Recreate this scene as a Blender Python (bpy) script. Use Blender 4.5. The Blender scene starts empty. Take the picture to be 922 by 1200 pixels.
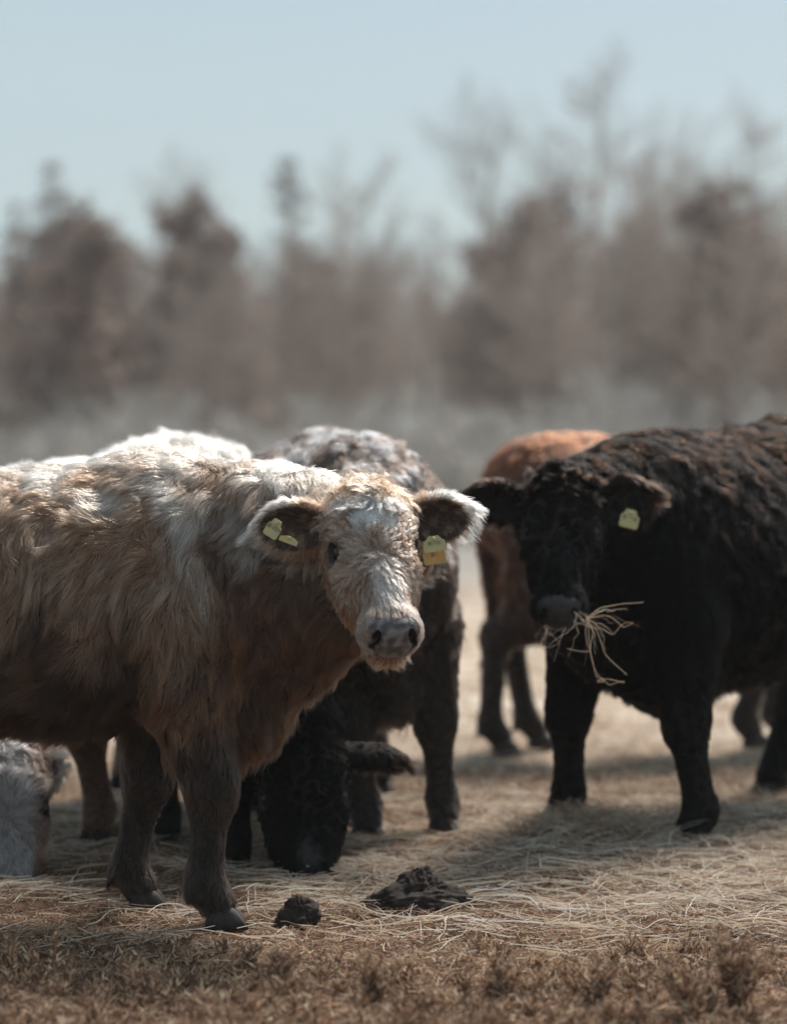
import bpy, math, random
import numpy as np
from mathutils import Matrix, Vector, kdtree
rng = np.random.default_rng(7); random.seed(7)
S = bpy.context.scene; COL = S.collection

# ------------------------------------------------------------------ camera
cam_d = bpy.data.cameras.new('camera'); cam = bpy.data.objects.new('camera', cam_d); COL.objects.link(cam)
S.camera = cam
CAM_H, F_PX = 1.35, 3265.0                       # lens in pixels of a 922 px wide picture
cam_d.sensor_fit = 'HORIZONTAL'; cam_d.sensor_width = 24.0; cam_d.lens = 24.0 * F_PX / 922
cam.location = (0, 0, CAM_H)
cam.rotation_euler = (math.pi/2 - math.atan(100/F_PX), 0, 0)
cam_d.clip_start = .1; cam_d.clip_end = 3000
cam_d.dof.use_dof = True; cam_d.dof.focus_distance = 7.38; cam_d.dof.aperture_fstop = 1.35

# ------------------------------------------------------------------ sky, sun
SUN_EL, SUN_AZ = math.radians(50), math.radians(30)      # azimuth from +Y towards +X
W = bpy.data.worlds.new('World'); S.world = W; W.use_nodes = True
nt = W.node_tree; bg = nt.nodes['Background']
sky = nt.nodes.new('ShaderNodeTexSky'); sky.sky_type = 'NISHITA'; sky.sun_disc = False
sky.sun_elevation = SUN_EL; sky.sun_rotation = SUN_AZ
sky.air_density = 1.0; sky.dust_density = 1.2; sky.ozone_density = 1.5
# thin high cloud over the whole sky: long soft streaks that whiten the blue
tcw = nt.nodes.new('ShaderNodeTexCoord'); mpw = nt.nodes.new('ShaderNodeMapping'); mpw.inputs['Scale'].default_value = (1.2, 1.2, 7)
nzw = nt.nodes.new('ShaderNodeTexNoise'); nzw.inputs['Scale'].default_value = 1.6; nzw.inputs['Detail'].default_value = 5
mrw = nt.nodes.new('ShaderNodeMapRange'); mrw.inputs[1].default_value = .3; mrw.inputs[2].default_value = .7; mrw.inputs[3].default_value = .25; mrw.inputs[4].default_value = .95
mxw = nt.nodes.new('ShaderNodeMix'); mxw.data_type = 'RGBA'; mxw.inputs[7].default_value = (5.6, 6.95, 7.4, 1)
nt.links.new(tcw.outputs['Generated'], mpw.inputs[0]); nt.links.new(mpw.outputs[0], nzw.inputs['Vector']); nt.links.new(nzw.outputs[0], mrw.inputs[0])
nt.links.new(mrw.outputs[0], mxw.inputs[0]); nt.links.new(sky.outputs[0], mxw.inputs[6]); nt.links.new(mxw.outputs[2], bg.inputs[0])
bg.inputs[1].default_value = .066
sd = bpy.data.lights.new('sun', 'SUN'); sun = bpy.data.objects.new('sun', sd); COL.objects.link(sun)
sd.energy = 4.3; sd.angle = math.radians(20); sd.color = (1, .91, .82)
sdir = Vector((math.sin(SUN_AZ)*math.cos(SUN_EL), math.cos(SUN_AZ)*math.cos(SUN_EL), math.sin(SUN_EL)))
sun.rotation_euler = sdir.to_track_quat('Z', 'Y').to_euler(); sun.location = (4, 10, 12)

vs = S.view_settings; S.display_settings.display_device = 'sRGB'
vs.view_transform = 'Standard'; vs.look = 'None'; vs.exposure = .5; vs.gamma = 1
cy = S.cycles; cy.use_denoising = True; cy.max_bounces = 8; cy.transmission_bounces = 6
cy.diffuse_bounces = 3; cy.glossy_bounces = 3; cy.volume_bounces = 0; cy.transparent_max_bounces = 8
cy.sample_clamp_indirect = 6
try: S.cycles_curves.shape = 'RIBBONS'
except Exception: pass

def W3(px, py, D):                               # a place seen in the photograph, D metres away
    return np.array([(px-461)/F_PX*D, D, CAM_H - (py-500)/F_PX*D])

# ------------------------------------------------------------------ helpers
def put(o, parent=None):
    COL.objects.link(o)
    if parent is not None: o.parent = parent
    return o
def tag(o, label=None, cat=None, group=None, kind=None):
    for k, v in (('label', label), ('category', cat), ('group', group), ('kind', kind)):
        if v: o[k] = v
    return o
def empty(name, loc=(0, 0, 0), rz=0):
    o = bpy.data.objects.new(name, None); o.location = loc; o.rotation_euler = (0, 0, rz); o.empty_display_size = .1
    return put(o)
def fast_mesh(name, V, F, mat=None, smooth=True, col=None, extra=None):
    me = bpy.data.meshes.new(name); V = np.asarray(V, np.float32); F = np.asarray(F, np.int32)
    n = F.shape[1]
    me.vertices.add(len(V)); me.vertices.foreach_set('co', V.ravel())
    me.loops.add(F.size); me.loops.foreach_set('vertex_index', F.ravel())
    me.polygons.add(len(F)); me.polygons.foreach_set('loop_start', np.arange(0, F.size, n, dtype=np.int32))
    me.polygons.foreach_set('loop_total', np.full(len(F), n, np.int32))
    me.polygons.foreach_set('use_smooth', np.full(len(F), smooth))
    if col is not None:
        a = me.attributes.new('tint', 'FLOAT_COLOR', 'POINT')
        a.data.foreach_set('color', np.c_[col, np.ones(len(col))].astype(np.float32).ravel())
    for k, v in (extra or {}).items():
        a = me.attributes.new(k, 'FLOAT', 'POINT'); a.data.foreach_set('value', v.astype(np.float32))
    me.update(calc_edges=True); me.validate()
    if mat: me.materials.append(mat)
    return me
def curves_obj(name, P, R, C, mat, parent=None):
    N, K = P.shape[:2]
    hc = bpy.data.hair_curves.new(name); hc.add_curves([K]*N)
    hc.attributes['position'].data.foreach_set('vector', P.astype(np.float32).ravel())
    ra = hc.attributes.get('radius') or hc.attributes.new('radius', 'FLOAT', 'POINT')
    ra.data.foreach_set('value', np.broadcast_to(R, (N, K)).astype(np.float32).ravel())
    a = hc.attributes.new('tint', 'FLOAT_COLOR', 'CURVE')
    a.data.foreach_set('color', np.c_[C, np.ones(N)].astype(np.float32).ravel())
    hc.materials.append(mat)
    return put(bpy.data.objects.new(name, hc), parent)
class Waves:                                     # smooth noise as a sum of random waves
    def __init__(s, freq, seed=0, n=14, dim=1):
        r = np.random.default_rng(seed); d = r.normal(size=(dim, n, 3)); d /= np.linalg.norm(d, axis=2, keepdims=True)
        s.k = d*freq*(r.uniform(.5, 1.5, (dim, n, 1)))*2*math.pi; s.p = r.uniform(0, 6.28, (dim, n)); s.dim = dim; s.n = n
    def __call__(s, P):
        out = [np.sin(P @ s.k[i].T + s.p[i]).sum(1)/math.sqrt(s.n/2) for i in range(s.dim)]
        return out[0] if s.dim == 1 else np.stack(out, 1)
def nrm(v): return v/np.maximum(np.linalg.norm(v, axis=-1, keepdims=True), 1e-9)
def sstep(a, b, x):
    t = np.clip((x-a)/(b-a), 0, 1); return t*t*(3-2*t)
def mix(a, b, t):
    t = np.asarray(t)[..., None]; return np.asarray(a)*(1-t) + np.asarray(b)*t
def new_mat(name):
    m = bpy.data.materials.new(name); m.use_nodes = True; return m, m.node_tree, m.node_tree.nodes['Principled BSDF']
def simple(name, c, rough=.6, noise=0, scale=40, metallic=0):
    m, t, b = new_mat(name); b.inputs['Roughness'].default_value = rough; b.inputs['Metallic'].default_value = metallic
    if noise:
        n = t.nodes.new('ShaderNodeTexNoise'); n.inputs['Scale'].default_value = scale; n.inputs['Detail'].default_value = 6
        tc = t.nodes.new('ShaderNodeTexCoord'); t.links.new(tc.outputs['Object'], n.inputs['Vector'])
        r = t.nodes.new('ShaderNodeValToRGB'); t.links.new(n.outputs[0], r.inputs[0])
        r.color_ramp.elements[0].position = .3; r.color_ramp.elements[1].position = .7
        r.color_ramp.elements[0].color = (*[x*(1-noise) for x in c], 1); r.color_ramp.elements[1].color = (*[min(1, x*(1+noise)) for x in c], 1)
        t.links.new(r.outputs[0], b.inputs['Base Color'])
        bp = t.nodes.new('ShaderNodeBump'); bp.inputs['Strength'].default_value = .4; bp.inputs['Distance'].default_value = .004
        t.links.new(n.outputs[0], bp.inputs['Height']); t.links.new(bp.outputs[0], b.inputs['Normal'])
    else: b.inputs['Base Color'].default_value = (*c, 1)
    return m
def hair_mat(name, rough=.35, radial=.4, coat=0, ior=1.45):
    m = bpy.data.materials.new(name); m.use_nodes = True; t = m.node_tree; t.nodes.clear()
    o = t.nodes.new('ShaderNodeOutputMaterial'); h = t.nodes.new('ShaderNodeBsdfHairPrincipled')
    h.parametrization = 'COLOR'; a = t.nodes.new('ShaderNodeAttribute'); a.attribute_name = 'tint'
    t.links.new(a.outputs['Color'], h.inputs['Color'])
    h.inputs['Roughness'].default_value = rough; h.inputs['Radial Roughness'].default_value = radial
    h.inputs['Random Roughness'].default_value = .2; h.inputs['IOR'].default_value = ior
    if coat: h.inputs['Coat'].default_value = coat
    t.links.new(h.outputs[0], o.inputs[0]); return m
def straw_mat(name, trans=.3, rough=.6):
    m, t, b = new_mat(name); a = t.nodes.new('ShaderNodeAttribute'); a.attribute_name = 'tint'
    t.links.new(a.outputs['Color'], b.inputs['Base Color']); b.inputs['Roughness'].default_value = rough
    tr = t.nodes.new('ShaderNodeBsdfTranslucent'); t.links.new(a.outputs['Color'], tr.inputs[0])
    mx = t.nodes.new('ShaderNodeMixShader'); mx.inputs[0].default_value = trans
    t.links.new(b.outputs[0], mx.inputs[1]); t.links.new(tr.outputs[0], mx.inputs[2])
    t.links.new(mx.outputs[0], t.nodes['Material Output'].inputs[0]); return m
def skin_mat(name):
    m, t, b = new_mat(name); a = t.nodes.new('ShaderNodeAttribute'); a.attribute_name = 'tint'
    n = t.nodes.new('ShaderNodeTexNoise'); n.inputs['Scale'].default_value = 160; n.inputs['Detail'].default_value = 4
    tc = t.nodes.new('ShaderNodeTexCoord'); t.links.new(tc.outputs['Object'], n.inputs['Vector'])
    mr = t.nodes.new('ShaderNodeMapRange'); mr.inputs[3].default_value = .6; mr.inputs[4].default_value = 1.4
    t.links.new(n.outputs[0], mr.inputs[0])
    mm = t.nodes.new('ShaderNodeVectorMath'); mm.operation = 'SCALE'
    t.links.new(a.outputs['Color'], mm.inputs[0]); t.links.new(mr.outputs[0], mm.inputs['Scale'])
    t.links.new(mm.outputs[0], b.inputs['Base Color'])
    w = t.nodes.new('ShaderNodeAttribute'); w.attribute_name = 'wet'
    r2 = t.nodes.new('ShaderNodeMapRange'); r2.inputs[3].default_value = .85; r2.inputs[4].default_value = .36
    t.links.new(w.outputs['Fac'], r2.inputs[0]); t.links.new(r2.outputs[0], b.inputs['Roughness'])
    v = t.nodes.new('ShaderNodeTexVoronoi'); v.inputs['Scale'].default_value = 260; t.links.new(tc.outputs['Object'], v.inputs['Vector'])
    bp = t.nodes.new('ShaderNodeBump'); bp.inputs['Strength'].default_value = .7; bp.inputs['Distance'].default_value = .003
    t.links.new(v.outputs['Distance'], bp.inputs['Height']); t.links.new(bp.outputs[0], b.inputs['Normal'])
    return m

# ------------------------------------------------------------------ implicit bodies
class Prim:
    """ellipsoid or tapered capsule in its own frame M (3x3 rows = axes) at c; tag says what grows on it"""
    def __init__(s, kind, tag, c=None, r=None, M=None, a=None, b=None, ra=0, rb=0, sq=(1, 1, 1), k=.05, sub=False):
        s.kind, s.tag, s.k, s.sub = kind, tag, k, sub
        if kind == 'e':
            s.c, s.r = np.array(c, float), np.array(r, float); s.M = np.eye(3) if M is None else np.array(M, float)
            ext = np.sqrt((s.M.T**2) @ (s.r**2)); s.lo, s.hi = s.c-ext, s.c+ext
        else:
            s.a, s.b, s.ra, s.rb, s.sq = np.array(a, float), np.array(b, float), ra, rb, np.array(sq, float)
            R = max(ra, rb)*s.sq; s.lo, s.hi = np.minimum(s.a, s.b)-R, np.maximum(s.a, s.b)+R
    def d(s, X, Y, Z):
        if s.kind == 'e':
            x, y, z = X-s.c[0], Y-s.c[1], Z-s.c[2]; M, r = s.M, s.r
            u = (M[0, 0]*x+M[0, 1]*y+M[0, 2]*z)/r[0]; v = (M[1, 0]*x+M[1, 1]*y+M[1, 2]*z)/r[1]; w = (M[2, 0]*x+M[2, 1]*y+M[2, 2]*z)/r[2]
            q = np.sqrt(u*u+v*v+w*w); g = np.sqrt((u/r[0])**2+(v/r[1])**2+(w/r[2])**2)
            return q*(q-1)/np.maximum(g, 1e-6)
        q = s.sq; ab = (s.b-s.a)/q; x, y, z = (X-s.a[0])/q[0], (Y-s.a[1])/q[1], (Z-s.a[2])/q[2]
        t = np.clip((x*ab[0]+y*ab[1]+z*ab[2])/(ab@ab), 0, 1)
        return (np.sqrt((x-t*ab[0])**2+(y-t*ab[1])**2+(z-t*ab[2])**2)-(s.ra+(s.rb-s.ra)*t))*min(q)
def smin(a, b, k):
    h = np.clip(.5+.5*(b-a)/k, 0, 1); return b*(1-h)+a*h-k*h*(1-h)
def axis(lo, hi, coarse, flo, fhi, fine):
    out = [lo]
    while out[-1] < hi:
        x = out[-1]; g = max(flo-x, x-fhi, 0); out.append(x+min(coarse, fine+g*.25))
    return np.array(out)
def polygonize(prims, coarse, fine, fbox):
    lo = np.min([p.lo for p in prims if not p.sub], 0)-.05; hi = np.max([p.hi for p in prims if not p.sub], 0)+.05
    ax = [axis(lo[i], hi[i], coarse, fbox[0][i], fbox[1][i], fine) for i in range(3)]
    n = [len(a) for a in ax]; D = np.full(n, 1.0, np.float32)
    for p in prims:
        m = p.k+.035; sl = []
        for i in range(3):
            i0 = np.searchsorted(ax[i], p.lo[i]-m); i1 = np.searchsorted(ax[i], p.hi[i]+m); sl.append(slice(max(i0-1, 0), i1+1))
        sl = tuple(sl); X = ax[0][sl[0]][:, None, None]; Y = ax[1][sl[1]][None, :, None]; Z = ax[2][sl[2]][None, None, :]
        v = p.d(X, Y, Z); D[sl] = -smin(-D[sl], v, p.k) if p.sub else smin(D[sl], v, p.k)
    ins = D < 0; c8 = np.zeros([k-1 for k in n], np.int8)
    offs = [(i, j, k) for i in (0, 1) for j in (0, 1) for k in (0, 1)]
    for i, j, k in offs: c8 += ins[i:n[0]-1+i, j:n[1]-1+j, k:n[2]-1+k]
    act = np.argwhere((c8 > 0) & (c8 < 8)); idx = np.full(c8.shape, -1, np.int32); idx[tuple(act.T)] = np.arange(len(act))
    acc = np.zeros((len(act), 3)); cnt = np.zeros(len(act))
    for i in range(3):
        for o in [(0, 0), (0, 1), (1, 0), (1, 1)]:
            o0 = list(o); o0.insert(i, 0); o1 = list(o0); o1[i] = 1
            g0, g1 = act+o0, act+o1; d0, d1 = D[tuple(g0.T)], D[tuple(g1.T)]; m = (d0 < 0) != (d1 < 0)
            t = np.where(m, d0/np.where(m, d0-d1, 1), 0)
            p0 = np.stack([ax[q][g0[:, q]] for q in range(3)], 1); p1 = np.stack([ax[q][g1[:, q]] for q in range(3)], 1)
            acc += np.where(m[:, None], p0+(p1-p0)*t[:, None], 0); cnt += m
    V = acc/cnt[:, None]; F = []
    for i in range(3):
        s0 = [slice(None)]*3; s1 = [slice(None)]*3; s0[i] = slice(0, -1); s1[i] = slice(1, None)
        for j in range(3):
            if j != i:
                for s in (s0, s1):
                    if s[j] == slice(None): s[j] = slice(1, -1)
        A, B = ins[tuple(s0)], ins[tuple(s1)]; e = np.argwhere(A != B)
        if not len(e): continue
        flip = A[tuple(e.T)]; j, k = (i+1) % 3, (i+2) % 3
        q = []
        for dj, dk in ((0, 0), (1, 0), (1, 1), (0, 1)):
            c = e.copy(); c[:, j] += dj; c[:, k] += dk; q.append(idx[tuple(c.T)])
        q = np.stack(q, 1); q[~flip] = q[~flip][:, ::-1]; F.append(q)
    return V, np.concatenate(F)
def vnormals(V, F):
    n = np.cross(V[F[:, 2]]-V[F[:, 0]], V[F[:, 3]]-V[F[:, 1]]); out = np.zeros_like(V)
    for i in range(4): np.add.at(out, F[:, i], n)
    return nrm(out)
def relax(V, F, it=2):
    for _ in range(it):
        s = np.zeros_like(V); c = np.zeros(len(V))
        for i in range(4):
            for j in (1, 3):
                np.add.at(s, F[:, i], V[F[:, (i+j) % 4]]); np.add.at(c, F[:, i], 1)
        V = V*.5 + .5*s/c[:, None]
    return V

SKIN = skin_mat('cow_skin'); FUR = hair_mat('cow_fur'); FURB = hair_mat('black_fur', .35, .4, 0, 1.17)
EYE = simple('eye_dark', (.008, .006, .005), .05); HORN = simple('hoof_horn', (.022, .017, .015), .7, .5, 60)
HORNP = simple('hoof_horn_worn', (.16, .13, .11), .4, .5, 50)
TAGY = simple('ear_tag_yellow', (.46, .43, .21), .45, .12, 30); TAGO = simple('ear_tag_amber', (.50, .29, .09), .45, .12, 30)
INK = simple('tag_print', (.03, .04, .03), .5); REDPIN = simple('ear_tag_pin', (.55, .12, .03), .4)

def frame(x, z):                                  # rows: face axis to the muzzle, left, outward normal of the face
    x = nrm(np.array(x, float)); z = np.array(z, float); z = nrm(z - x*(z@x)); return np.array([x, np.cross(z, x), z])

def head_prims(O, M, ears, fat=1.0, hs=1.0):
    """O: poll, M: head frame (rows x down the face, y left, z out of the face)"""
    L = lambda p: O + hs*np.array(p) @ M
    P = []
    def e(tg, c, r, k=.04, R=None, sub=False):
        P.append(Prim('e', tg, L(c), np.array(r)*hs, M if R is None else R @ M, k=k, sub=sub))
    def cc(tg, a, b, ra, rb, k=.04): P.append(Prim('c', tg, a=L(a), b=L(b), ra=ra*hs, rb=rb*hs, k=k))
    def rot(ax, deg): return np.array(Matrix.Rotation(math.radians(deg), 3, ax))
    e('poll', (.03, 0, -.085), (.085, .092, .09), .05)
    e('head', (.12, 0, -.10), (.14, .112*fat, .115), .05)
    cc('face', (.12, 0, -.085), (.40, 0, -.062), .088*fat**.5, .060, .05)
    for s in (-1, 1):
        e('cheek', (.21, s*.052*fat, -.150), (.14, .052, .105), .05)
        e('head', (.130, s*.080, -.052), (.05, .036, .034), .03)      # brow
        e('face', (.205, s*.088, -.085), (.05, .03, .03), .03)         # below the eye
        e('muzzle', (.445, s*.044, -.072), (.052, .040, .05), .03)
    cc('jaw', (.14, 0, -.23), (.42, 0, -.135), .062, .042, .05)
    e('muzzle', (.44, 0, -.088), (.060, .080, .064), .04)
    e('nose', (.462, 0, -.046), (.042, .070, .042), .02)
    e('nose', (.492, 0, -.082), (.024, .050, .036), .02)
    e('chin', (.455, 0, -.150), (.050, .062, .034), .02)
    for s in (-1, 1):
        e('eyehole', (.176, s*.122, -.062), (.028, .026, .021), .012, sub=True)
        e('nostril', (.493, s*.050, -.040), (.034, .0095, .019), .006, R=rot('Z', s*-32), sub=True)
        e('nostril', (.494, s*.060, -.062), (.026, .009, .013), .006, R=rot('Z', s*-10), sub=True)
    e('mouth', (.510, 0, -.124), (.045, .085, .0045), .008, sub=True)
    E = []
    for s, (out, face, ln, wd) in ears.items():    # ear direction & opening, both in cow space
        out = nrm(np.array(out, float)); face = np.array(face, float); face = nrm(face-out*(face@out)); up = np.cross(face, out)
        b = L((.055, s*.098, -.10)); R = np.array([out, up, face]); c = b+out*ln*.52
        P.append(Prim('c', 'ear', a=b-out*.03, b=b+out*.06, ra=.036, rb=.038, k=.03))
        P.append(Prim('e', 'ear', c, (ln*.54, wd, .042), R, k=.02)); P.append(Prim('c', 'ear', a=c+out*ln*.25+up*wd*.15, b=c+out*ln*.60+up*wd*.25, ra=.035, rb=.014, sq=(1, .6, 1), k=.03))
        P.append(Prim('e', 'cup', c+face*.036+out*.006, (ln*.50, wd*.80, .041), R, k=.01, sub=True))
        P.append(Prim('e', 'cup', b+out*.07+face*.045, (.055, wd*.62, .038), R, k=.01, sub=True))
        E.append((c, R, ln, wd, s))
    return P, E, L

def hoof_mesh():
    V, F = [], []
    for s in (-1, 1):
        base = len(V); rings = [(.062, .004, 0), (.058, .03, .0), (.046, .052, -.004), (.036, .066, -.008)]
        n = 12
        for r, z, off in rings:
            for i in range(n):
                a = 2*math.pi*i/n; x = math.cos(a)*r*(1.12 if math.cos(a) > 0 else .75)+off+.01; y = math.sin(a)*r*.48+s*.029-(s*.006 if math.cos(a) > .5 else 0)
                V.append((x+max(0, .03-z)*.35*(math.cos(a) > .3), y, z))
        V.append((.01, s*.028, .07)); V.append((.01, s*.028, .002)); top, bot = len(V)-2, len(V)-1
        for k in range(3):
            for i in range(n): F.append((base+k*n+i, base+k*n+(i+1) % n, base+(k+1)*n+(i+1) % n, base+(k+1)*n+i))
        for i in range(n):
            F.append((base+3*n+i, base+3*n+(i+1) % n, top, top)); F.append((base+(i+1) % n, base+i, bot, bot))
    me = bpy.data.meshes.new('hoof'); me.from_pydata(V, [], [tuple(dict.fromkeys(f)) for f in F])
    for p in me.polygons: p.use_smooth = True
    return me
HOOF = hoof_mesh()
def sphere_mesh(name, r, mat, n=20):
    V, F = [], []
    for i in range(n//2+1):
        for j in range(n):
            a, b = math.pi*i/(n//2), 2*math.pi*j/n; V.append((r*math.sin(a)*math.cos(b), r*math.sin(a)*math.sin(b), r*math.cos(a)))
    for i in range(n//2):
        for j in range(n): F.append((i*n+j, (i+1)*n+j, (i+1)*n+(j+1) % n, i*n+(j+1) % n))
    return fast_mesh(name, V, F, mat)
EYEBALL = sphere_mesh('eye', .0215, EYE)

def plate(name, w, h, t, mat, n=1):               # rounded-corner tag plate with a neck, x right, z up, thick in y
    pts = []
    r = min(w, h)*.18
    for cx, cz, a0 in ((w/2-r, -h/2+r, -90), (w/2-r, h/2-r, 0), (w*.2, h*.78, 0), (-w*.2, h*.78, 90), (-w/2+r, h/2-r, 90), (-w/2+r, -h/2+r, 180)):
        rr = r if abs(cz) < h*.6 else r*.6
        for q in range(4):
            a = math.radians(a0+q*30); pts.append((cx+math.cos(a)*rr, cz+math.sin(a)*rr))
    m = len(pts); V = [(x, -t/2 - 2.0*x*x, z) for x, z in pts]+[(x, t/2-2.0*x*x, z) for x, z in pts]
    F = [tuple(range(m)), tuple(range(2*m-1, m-1, -1))]+[(i, i+m, (i+1) % m+m, (i+1) % m) for i in range(m)]
    me = bpy.data.meshes.new(name); me.from_pydata(V, [], F); me.materials.append(mat); return me

def ear_tag(parent, pos, M, w, h, mat, chars, pin=True):
    """M rows: right, up, out (towards the viewer side)"""
    o = put(bpy.data.objects.new('ear_tag', plate('ear_tag', w, h, .003, mat)), parent)
    R = Matrix(((M[0][0], -M[2][0], M[1][0]), (M[0][1], -M[2][1], M[1][1]), (M[0][2], -M[2][2], M[1][2]))).to_4x4()
    o.matrix_local = Matrix.Translation(Vector(pos)) @ R
    V, F = [], []; r = random.Random(chars)        # two rows of small digits, built as seven-segment strokes
    seg = {'0': 'abcdef', '1': 'bc', '2': 'abged', '3': 'abgcd', '4': 'fgbc', '5': 'afgcd', '6': 'afgecd', '7': 'abc', '8': 'abcdefg', '9': 'abcdfg'}
    def stroke(x0, z0, x1, z1, th):
        n = len(V)
        if x0 == x1: q = [(x0-th, z0), (x0+th, z0), (x0+th, z1), (x0-th, z1)]
        else: q = [(x0, z0-th), (x1, z0-th), (x1, z0+th), (x0, z0+th)]
        for x, z in q: V.append((x, -.0024-2.0*x*x, z))
        F.append((n, n+1, n+2, n+3))
    rows = [(chars[:6], h*.12, h*.26), (chars[6:], -h*.26, h*.34)]
    for s, z, ch in rows:
        cw = ch*.5; tot = len(s)*cw*1.45
        for i, c in enumerate(s):
            x = -tot/2+i*cw*1.45; t = ch*.06
            P = {'a': (x, z+ch, x+cw, z+ch), 'd': (x, z, x+cw, z), 'g': (x, z+ch/2, x+cw, z+ch/2), 'b': (x+cw, z+ch/2, x+cw, z+ch), 'c': (x+cw, z, x+cw, z+ch/2),
                 'f': (x, z+ch/2, x, z+ch), 'e': (x, z, x, z+ch/2)}
            for g in seg[c]: stroke(*P[g], t)
    me = bpy.data.meshes.new('printed_number'); me.from_pydata(V, [], F); me.materials.append(INK); put(bpy.data.objects.new('printed_number', me), o)
    if pin:
        p = put(bpy.data.objects.new('pin', sphere_mesh('pin', .0055, mat, 12)), o); p.location = (0, -.004, h*.62); p.scale = (1, .6, 1)
    return o

def cow(name, label, origin, fwd, sc, feet, neck, poll, hx, hz, ears, paint, fur, coarse=.02, fine=.0065, dens=1.0, extra=(), belly=0, kinky=0, group='cattle feeding on the field', density_m2=60000, hind_knee=0, black=False, headfat=1.0, hs=1.0, clumpn=28, wither=0):
    fwd = nrm(np.array([*fwd, 0.])); left = np.array([-fwd[1], fwd[0], 0]); A = np.array([fwd, left, [0, 0, 1.]]); o = np.array([*origin, 0.])
    loc = lambda p: (np.array(p, float)-o) @ A.T
    vec = lambda v: np.array(v, float) @ A.T
    s = sc; P = []
    e = lambda tg, c, r, k=.10: P.append(Prim('e', tg, np.array(c)*s, np.array(r)*s, k=k))
    e('torso', (-.62, 0, .96), (.30, .25, .29)); e('torso', (-.32, 0, .94), (.40, .27, .31))
    e('torso', (-.10, 0, .865-belly), (.52, .32, .335)); e('torso', (.16, 0, .885), (.40, .285, .355))
    e('torso', (.38, 0, .92-wither), (.27, .235, .335)); e('torso', (.50, 0, .77), (.21, .18, .26))
    e('torso', (.30, 0, 1.10-wither), (.26, .09, .10)); e('torso', (-.55, 0, 1.17), (.24, .11, .08))
    for q in (-1, 1):
        e('torso', (.38, q*.165, .88), (.16, .085, .27), .06); e('torso', (-.62, q*.15, .84), (.22, .11, .32), .06); e('torso', (-.68, q*.145, .66), (.16, .09, .20), .06)
        e('torso', (-.50, q*.19, 1.14), (.09, .06, .06), .08)
    tail0 = np.array((-.86, 0, 1.08))*s
    P.append(Prim('c', 'leg', a=tail0+(.04, 0, .06), b=tail0+(-.05, 0, -.1), ra=.035*s, rb=.03*s, k=.04)); P.append(Prim('c', 'leg', a=tail0+(-.05, 0, -.1), b=tail0+(.02, .01, -.6), ra=.03*s, rb=.022*s, k=.03))
    P.append(Prim('c', 'tail', a=tail0+(.02, .01, -.58), b=tail0+(.03, .015, -.76), ra=.03*s, rb=.02*s, k=.03))
    hoofs = []
    tips = [loc([*f, 0]) for f in feet]            # left front, right front, left hind, right hind
    for i, f in enumerate(tips):
        front = i < 2; q = 1 if i % 2 == 0 else -1
        zf = .075*s
        if front:
            top = np.array((.40, q*.15, .80))*s; elb = np.array((.35, q*.155, .66))*s; elb[0] += (f[0]-.36*s)*.55; elb[1] += (f[1]-q*.16*s)*.4; top[0] += (f[0]-.36*s)*.3
            fet = f+np.array((-.036, 0, .125))*s; kn = elb*.46+fet*.54; kn[0] += .030*s+max(0, (f[0]-elb[0]))*.15; kn[2] = .37*s
            P.append(Prim('c', 'leg', a=top, b=elb, ra=.15*s, rb=.105*s, sq=(1.05, .8, 1), k=.08)); P.append(Prim('c', 'leg', a=elb, b=kn, ra=.112*s, rb=.068*s, k=.06))
            P.append(Prim('c', 'leg', a=kn+(0, 0, .02), b=kn-(0, 0, .02), ra=.068*s, rb=.062*s, k=.03))
            P.append(Prim('c', 'leg', a=kn, b=fet, ra=.052*s, rb=.044*s, k=.03))
        else:
            top = np.array((-.56, q*.15, .86))*s; st = np.array((-.44, q*.18, .68))*s; hk = np.array((-.76, q*.155, .47))*s
            hk[0] += (f[0]+.66*s)*.6; hk[1] = hk[1]*.5+f[1]*.5
            fet = f+np.array((-.045, 0, .125))*s
            P.append(Prim('c', 'leg', a=top, b=st, ra=.19*s, rb=.13*s, sq=(1, .6, 1), k=.06)); P.append(Prim('c', 'leg', a=st+np.array((-.08*s, 0, -.02)), b=hk, ra=.15*s, rb=.066*s, sq=(1, .7, 1), k=.06))
            P.append(Prim('c', 'leg', a=hk+(-.015*s, 0, .03*s), b=hk, ra=.045*s, rb=.056*s, k=.03)); P.append(Prim('c', 'leg', a=hk, b=fet, ra=.052*s, rb=.043*s, k=.03))
        P.append(Prim('c', 'leg', a=fet, b=fet, ra=.048*s, rb=.048*s, k=.03)); P[-1].b = fet+np.array((0, 0, .01))
        P.append(Prim('c', 'leg', a=fet, b=np.array((f[0]-.005, f[1], zf)), ra=.047*s, rb=.052*s, k=.02))
        for w in (-1, 1): P.append(Prim('c', 'dew', a=fet+np.array((-.045, w*.02, -.02))*s, b=fet+np.array((-.055, w*.02, -.05))*s, ra=.013*s, rb=.010*s, k=.01))
        hoofs.append((f, front))
    for (a, b, ra, rb, sq) in neck: P.append(Prim('c', 'neck', a=loc(a), b=loc(b), ra=ra, rb=rb, sq=sq, k=.09))
    for (a, b, ra, rb, sq) in extra: P.append(Prim('c', 'dewlap', a=loc(a), b=loc(b), ra=ra, rb=rb, sq=sq, k=.05))
    O = loc(poll); M = frame(vec(hx), vec(hz))
    HP, E, L = head_prims(O, M, {q: (vec(v[0]), vec(v[1]), v[2], v[3]) for q, v in ears.items()}, headfat, hs)
    P += HP
    hl = np.min([p.lo for p in HP], 0)-.01; hh = np.max([p.hi for p in HP], 0)+.01
    V, F = polygonize(P, coarse, fine, (hl, hh)); V = relax(V, F, 1); N = vnormals(V, F)
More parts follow.
